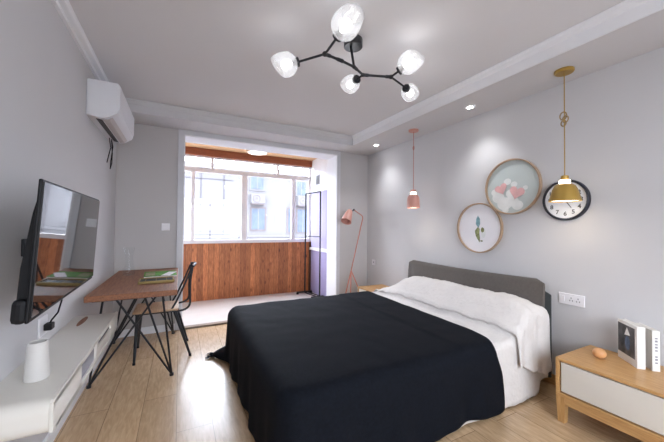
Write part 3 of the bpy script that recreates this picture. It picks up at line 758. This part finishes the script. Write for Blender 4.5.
# ------------------------------------------------------------ round pictures and clock (on the right wall, facing -x)
def disc(r, t0, t1, cy, cz, seg=64):           # solid disc between wall distances t0..t1
    return B().lathe([(0, t1), (r, t1), (r, t0)], (XR, cy, cz), (-1, 0, 0), seg)
def flat(b, pts, cy, cz, d0, d1):              # polygon in the wall plane (u to the viewer's right, v up)
    return b.prism([(cy-u, cz+v) for u, v in pts], 0, XR-d1, XR-d0)
def circ(r, cu=0, cv=0, sx=1, sy=1, n=20, rot=0):
    P = []
    for k in range(n):
        a = 2*PI*k/n; u, v = r*sx*math.cos(a), r*sy*math.sin(a)
        P.append((cu+u*math.cos(rot)-v*math.sin(rot), cv+u*math.sin(rot)+v*math.cos(rot)))
    return P
def heart(sz, cu, cv, rot):
    P = []
    for k in range(28):
        a = 2*PI*k/28; u = .8*math.sin(a)**3; v = (13*math.cos(a)-5*math.cos(2*a)-2*math.cos(3*a)-math.cos(4*a))/16*.75
        u, v = u*sz, v*sz
        P.append((cu+u*math.cos(rot)-v*math.sin(rot), cv+u*math.sin(rot)+v*math.cos(rot)))
    return P
cy, cz, r_ = 1.665, 1.625, .252
Pb = thing('round_picture', (XR, cy, cz), 'larger round wood-framed picture of two pink hearts over clouds', 'picture', 'round pictures on the right wall')
obj('frame', B().lathe([(r_-.012, .006), (r_-.012, .030), (r_-.008, .032), (r_, .032), (r_, .001)], (XR, cy, cz), (-1, 0, 0), 96), RINGW, Pb, smooth=True)
obj('backing', disc(r_-.011, .001, .010, cy, cz), ART1, Pb)
b = B().m(CLOUD)
for i, (u, v, r0) in enumerate(((-.13, -.09, .06), (-.07, -.15, .07), (.0, -.13, .06), (.05, -.17, .05), (-.16, -.04, .04), (-.01, -.06, .045), (.09, -.06, .03), (.02, .02, .03), (-.04, .05, .035), (-.1, .0, .03), (.12, -.02, .022), (-.06, -.21, .03))): flat(b, circ(r0, u, v, 1, .85), cy, cz, .0105, .011+.0002*i)
obj('cloud_print', b, CLOUD, Pb)
b = B().m(HEART); flat(b, heart(.075, -.10, -.01, .35), cy, cz, .0135, .0145); flat(b, heart(.085, .045, -.055, -.3), cy, cz, .0135, .015)
obj('heart_print', b, HEART, Pb)
cy, cz, r_ = 2.0, 1.248, .250
Ps = thing('round_picture', (XR, cy, cz), 'smaller lower round wood-framed picture of a blue-green feather on white', 'picture', 'round pictures on the right wall')
obj('frame', B().lathe([(r_-.012, .006), (r_-.012, .030), (r_-.008, .032), (r_, .032), (r_, .001)], (XR, cy, cz), (-1, 0, 0), 96), RINGW, Ps, smooth=True)
obj('backing', disc(r_-.011, .001, .010, cy, cz), ART2, Ps)
b = B().m(INKB)
flat(b, [(-.005, .0), (-.035, .04), (-.03, .09), (-.01, .125), (.012, .09), (.014, .04)], cy, cz, .0105, .0118)
b.m(INKG); flat(b, [(-.012, .01), (-.045, -.03), (-.035, -.08), (-.01, -.12), (.008, -.145), (.012, -.10), (.004, -.05), (.01, -.01)], cy, cz, .0105, .0121)
flat(b, circ(.018, .04, -.02, 1, 1.4), cy, cz, .0105, .0116); flat(b, circ(.010, .03, -.13, 1.5, .7), cy, cz, .0105, .0116)
b.m(CLOUD); flat(b, circ(.03, .05, -.05, .8, 1.6), cy, cz, .0104, .0110)
obj('feather_print', b, INKB, Ps)
cy, cz, r_ = 1.243, 1.472, .160
K = thing('wall_clock', (XR, cy, cz), 'round white-faced wall clock with a dark rim behind the gold pendant', 'clock')
obj('rim', B().lathe([(r_-.018, .012), (r_-.017, .026), (r_-.010, .032), (r_-.003, .028), (r_, .018), (r_, .001)], (XR, cy, cz), (-1, 0, 0), 72), NAVY, K, smooth=True)
obj('dial', disc(r_-.016, .001, .016, cy, cz), CLOTHB, K)
for nmb in range(1, 13):
    cu = bpy.data.curves.new('n', 'FONT'); cu.body = str(nmb); cu.size = .044; cu.offset = .0012; cu.align_x = 'CENTER'; cu.align_y = 'CENTER'; cu.extrude = .0006
    to = bpy.data.objects.new('n', cu); COL.objects.link(to); bpy.context.view_layer.update()
    me = bpy.data.meshes.new_from_object(to.evaluated_get(bpy.context.evaluated_depsgraph_get()))
    bpy.data.objects.remove(to); t = bmesh.new(); t.from_mesh(me); bpy.data.meshes.remove(me)
    a = math.radians(90-nmb*30); u, v = .108*math.cos(a), .108*math.sin(a)
    # text x -> -Y world, text y -> Z, text z -> -X
    Mx = Matrix(((0, 0, -1, XR-.0168), (-1, 0, 0, cy-u), (0, 1, 0, cz+v), (0, 0, 0, 1)))
    obj('numeral', B()._merge(t, Mx), INK, K)
def hand(ang, L, w_, d):
    a = math.radians(90-ang); c_, s_ = math.cos(a), math.sin(a)
    return flat(B(), [(-.02*c_-w_*s_, -.02*s_+w_*c_), (-.02*c_+w_*s_, -.02*s_-w_*c_), (L*c_+w_*.5*s_, L*s_-w_*.5*c_), (L*c_-w_*.5*s_, L*s_+w_*.5*c_)], cy, cz, d, d+.001)
obj('hour_hand', hand(146, .075, .004, .019), INK, K)
obj('minute_hand', hand(292, .11, .003, .021), INK, K)
obj('pin', B().lathe([(0, .024), (.007, .024), (.007, .016)], (XR, cy, cz), (-1, 0, 0), 16), INK, K)

# ------------------------------------------------------------ chandelier
Cx = V((1.035, 1.735, 0))
CH = thing('chandelier', (1.035, 1.735, ZC), 'black branching ceiling light with five seeded glass shades', 'chandelier')
obj('canopy', B().lathe([(0, ZC-.001), (.062, ZC-.001), (.064, ZC-.004), (.064, ZC-.052), (.060, ZC-.056), (0, ZC-.056)], (Cx.x, Cx.y, 0)), BLACKG, CH, smooth=True)
HZ = 2.32
hub, nA, nB, nC, nD = V((1.022, 1.70, HZ)), V((.785, 1.656, HZ)), V((.916, 1.675, HZ)), V((1.133, 1.761, HZ)), V((1.324, 1.691, HZ))
obj('stem', B().tube([(Cx.x-.02, Cx.y-.0, ZC-.05), hub], .0085), BLACK, CH, smooth=True)
obj('arm', B().tube([nA, nB, hub, nC], .0085), BLACK, CH, smooth=True)
obj('arm', B().tube([nC, nD], .0085), BLACK, CH, smooth=True)
for q, r0 in ((nA, .018), (nB, .014), (hub, .014), (nC, .015), (nD, .017)):
    o_ = {0: nB, 1: nA, 2: nC, 3: nD, 4: nC}[[nA, nB, hub, nC, nD].index(q)]
    d_ = (o_-q).normalized(); obj('joint', B().sph(q, r0, (1, 1, .9)).cyl(q, q+d_*.038, .0115), BLACK, CH, smooth=True)
LIGHTS = []
def shade(node, base, axis, L=.155, R=.075, tilt=0, cap=.022, arm=True):
    base = V(base); ax = V(axis).normalized()
    if arm: obj('arm', B().tube([node, base], .0075), BLACK, CH, smooth=True)
    so = obj('socket', B().cyl(base-ax*.004, base+ax*.012, .030, .030).cyl(base+ax*.01, base+ax*.04, .019, .016), BLACK, CH, smooth=True)
    # slanted lip: shear the rim
    b = B().lathe([(.014, 0), (.036, .004), (R*.70, .018), (R*.92, .040), (R, .072), (R*.98, .10), (R*.90, .122), (R*.74, L)], (0, 0, 0), seg=32)
    for v in b.bm.verts:
        k = max(0, (v.co.z-.08)/(L-.08)); v.co.z += k*.022*math.sin(math.atan2(v.co.y, v.co.x)+tilt)
    b.bm.transform(Matrix.Translation(base+ax*.008) @ ax.to_track_quat('Z', 'Y').to_matrix().to_4x4())
    obj('glass_shade', b, CUP, CH, smooth='all', solid=.003)
    obj('bulb', B().lathe([(0, .02), (.014, .025), (.016, .04), (.028, .06), (.032, .075), (.028, .092), (.015, .103), (0, .106)], base+ax*.012, ax, 20), BULB, so, smooth=True)
    LIGHTS.append(base+ax*.085)
shade(nA, (.775, 1.475, 2.32), (.075, -.75, .24), L=.15, R=.080, tilt=1)
shade(nA, (.668, 1.82, 2.32), (-.85, .25, -.30), L=.135, R=.077)
shade(nC, (1.126, 1.83, 2.32), (-.06, .8, -.05), L=.13, R=.066)
shade(nD, (1.321, 1.60, 2.32), (.32, -.78, .38), L=.14, R=.074, tilt=2)
shade(nD, (1.532, 1.772, 2.32), (.8, .42, -.08), L=.13, R=.066)

# ------------------------------------------------------------ recessed downlights
SP = []
for i, (x, y, lab) in enumerate(((2.44, 3.44, 'small round recessed downlight in the soffit nearest the far corner'), (2.445, 1.92, 'small round recessed downlight in the soffit between the two pendants'))):
    d = thing('downlight', (x, y, 2.40), lab, 'downlight', 'recessed downlights over the bed head')
    obj('trim_ring', B().lathe([(.028, 2.396), (.032, 2.393), (.045, 2.396), (.046, 2.3995)], (x, y, 0)), WHITE, d, smooth=True)
    obj('lens', B().lathe([(0, 2.3965), (.029, 2.3965)], (x, y, 0)), SPOTL, d)
    SP.append((x, y))

# ------------------------------------------------------------ lights
SKY_BACK, SKY_STREET = 6.2, 10.5
def light(name, kind, loc, energy, col=(1, 1, 1), **k):
    l = bpy.data.lights.new(name, kind); l.energy = energy; l.color = col
    for a, v in k.items(): setattr(l, a, v)
    o = bpy.data.objects.new(name, l); COL.objects.link(o); o.location = loc; return o
for i, p in enumerate(LIGHTS): light('bulb_light', 'POINT', p, .7, (1, .98, .97), shadow_soft_size=.05)
for x, y in SP:
    light('downlight_lamp', 'SPOT', (x, y, 2.385), 12, (.95, .97, 1), spot_size=math.radians(100), spot_blend=.9, shadow_soft_size=.03)
light('pendant_glow', 'SPOT', (2.47, 1.15, 1.445), 1.2, (1, .85, .65), spot_size=math.radians(130), spot_blend=.6, shadow_soft_size=.06)
light('pendant_glow', 'SPOT', (2.445, 2.69, 1.475), 1.2, (1, .85, .65), spot_size=math.radians(130), spot_blend=.6, shadow_soft_size=.05)

# overcast sky, much brighter on the street side than behind the house
W = bpy.data.worlds.new('sky'); S.world = W; W.use_nodes = True; nt = W.node_tree
bg = nt.nodes['Background']
tc = nt.nodes.new('ShaderNodeTexCoord'); sp_ = nt.nodes.new('ShaderNodeSeparateXYZ'); rp = nt.nodes.new('ShaderNodeValToRGB')
nt.links.new(tc.outputs['Generated'], sp_.inputs[0]); nt.links.new(sp_.outputs['Z'], rp.inputs['Fac']); nt.links.new(rp.outputs['Color'], bg.inputs['Color'])
rp.color_ramp.elements[0].color = (.80, .86, .97, 1); rp.color_ramp.elements[1].color = (.84, .91, 1, 1)
mr = nt.nodes.new('ShaderNodeMapRange'); mr.interpolation_type = 'SMOOTHSTEP'
mr.inputs['From Min'].default_value = -.1; mr.inputs['From Max'].default_value = .5
mr.inputs['To Min'].default_value = SKY_BACK; mr.inputs['To Max'].default_value = SKY_STREET
nt.links.new(sp_.outputs['Y'], mr.inputs['Value'])
gr = nt.nodes.new('ShaderNodeMapRange'); gr.inputs['From Min'].default_value = -.12; gr.inputs['From Max'].default_value = .02
gr.inputs['To Min'].default_value = .4; gr.inputs['To Max'].default_value = 1.0          # the ground is dimmer than the sky
mu = nt.nodes.new('ShaderNodeMath'); mu.operation = 'MULTIPLY'
nt.links.new(sp_.outputs['Z'], gr.inputs['Value']); nt.links.new(mr.outputs[0], mu.inputs[0]); nt.links.new(gr.outputs[0], mu.inputs[1])
nt.links.new(mu.outputs[0], bg.inputs['Strength'])

# ------------------------------------------------------------ camera (from the photograph's vanishing points)
cam = bpy.data.cameras.new('camera'); co = bpy.data.objects.new('camera', cam); COL.objects.link(co)
f = 298.0
cY = V((180-332, -(225-221), -f)).normalized(); cX = V((916-332, -(231.7-221), -f)); cX = (cX-cY*cX.dot(cY)).normalized(); cZ = cX.cross(cY)
R = Matrix((cX, cY, cZ))                       # rows: world axes in camera coordinates
co.matrix_world = Matrix.Translation((0, 0, 1.25)) @ R.to_4x4()
cam.sensor_width = 36; cam.sensor_fit = 'HORIZONTAL'; cam.lens = f/664*36; cam.clip_start = .05; cam.clip_end = 200
S.camera = co
S.view_settings.view_transform = 'Standard'; S.view_settings.look = 'None'; S.view_settings.gamma = 1
S.view_settings.use_curve_mapping = False; S.view_settings.exposure = .90
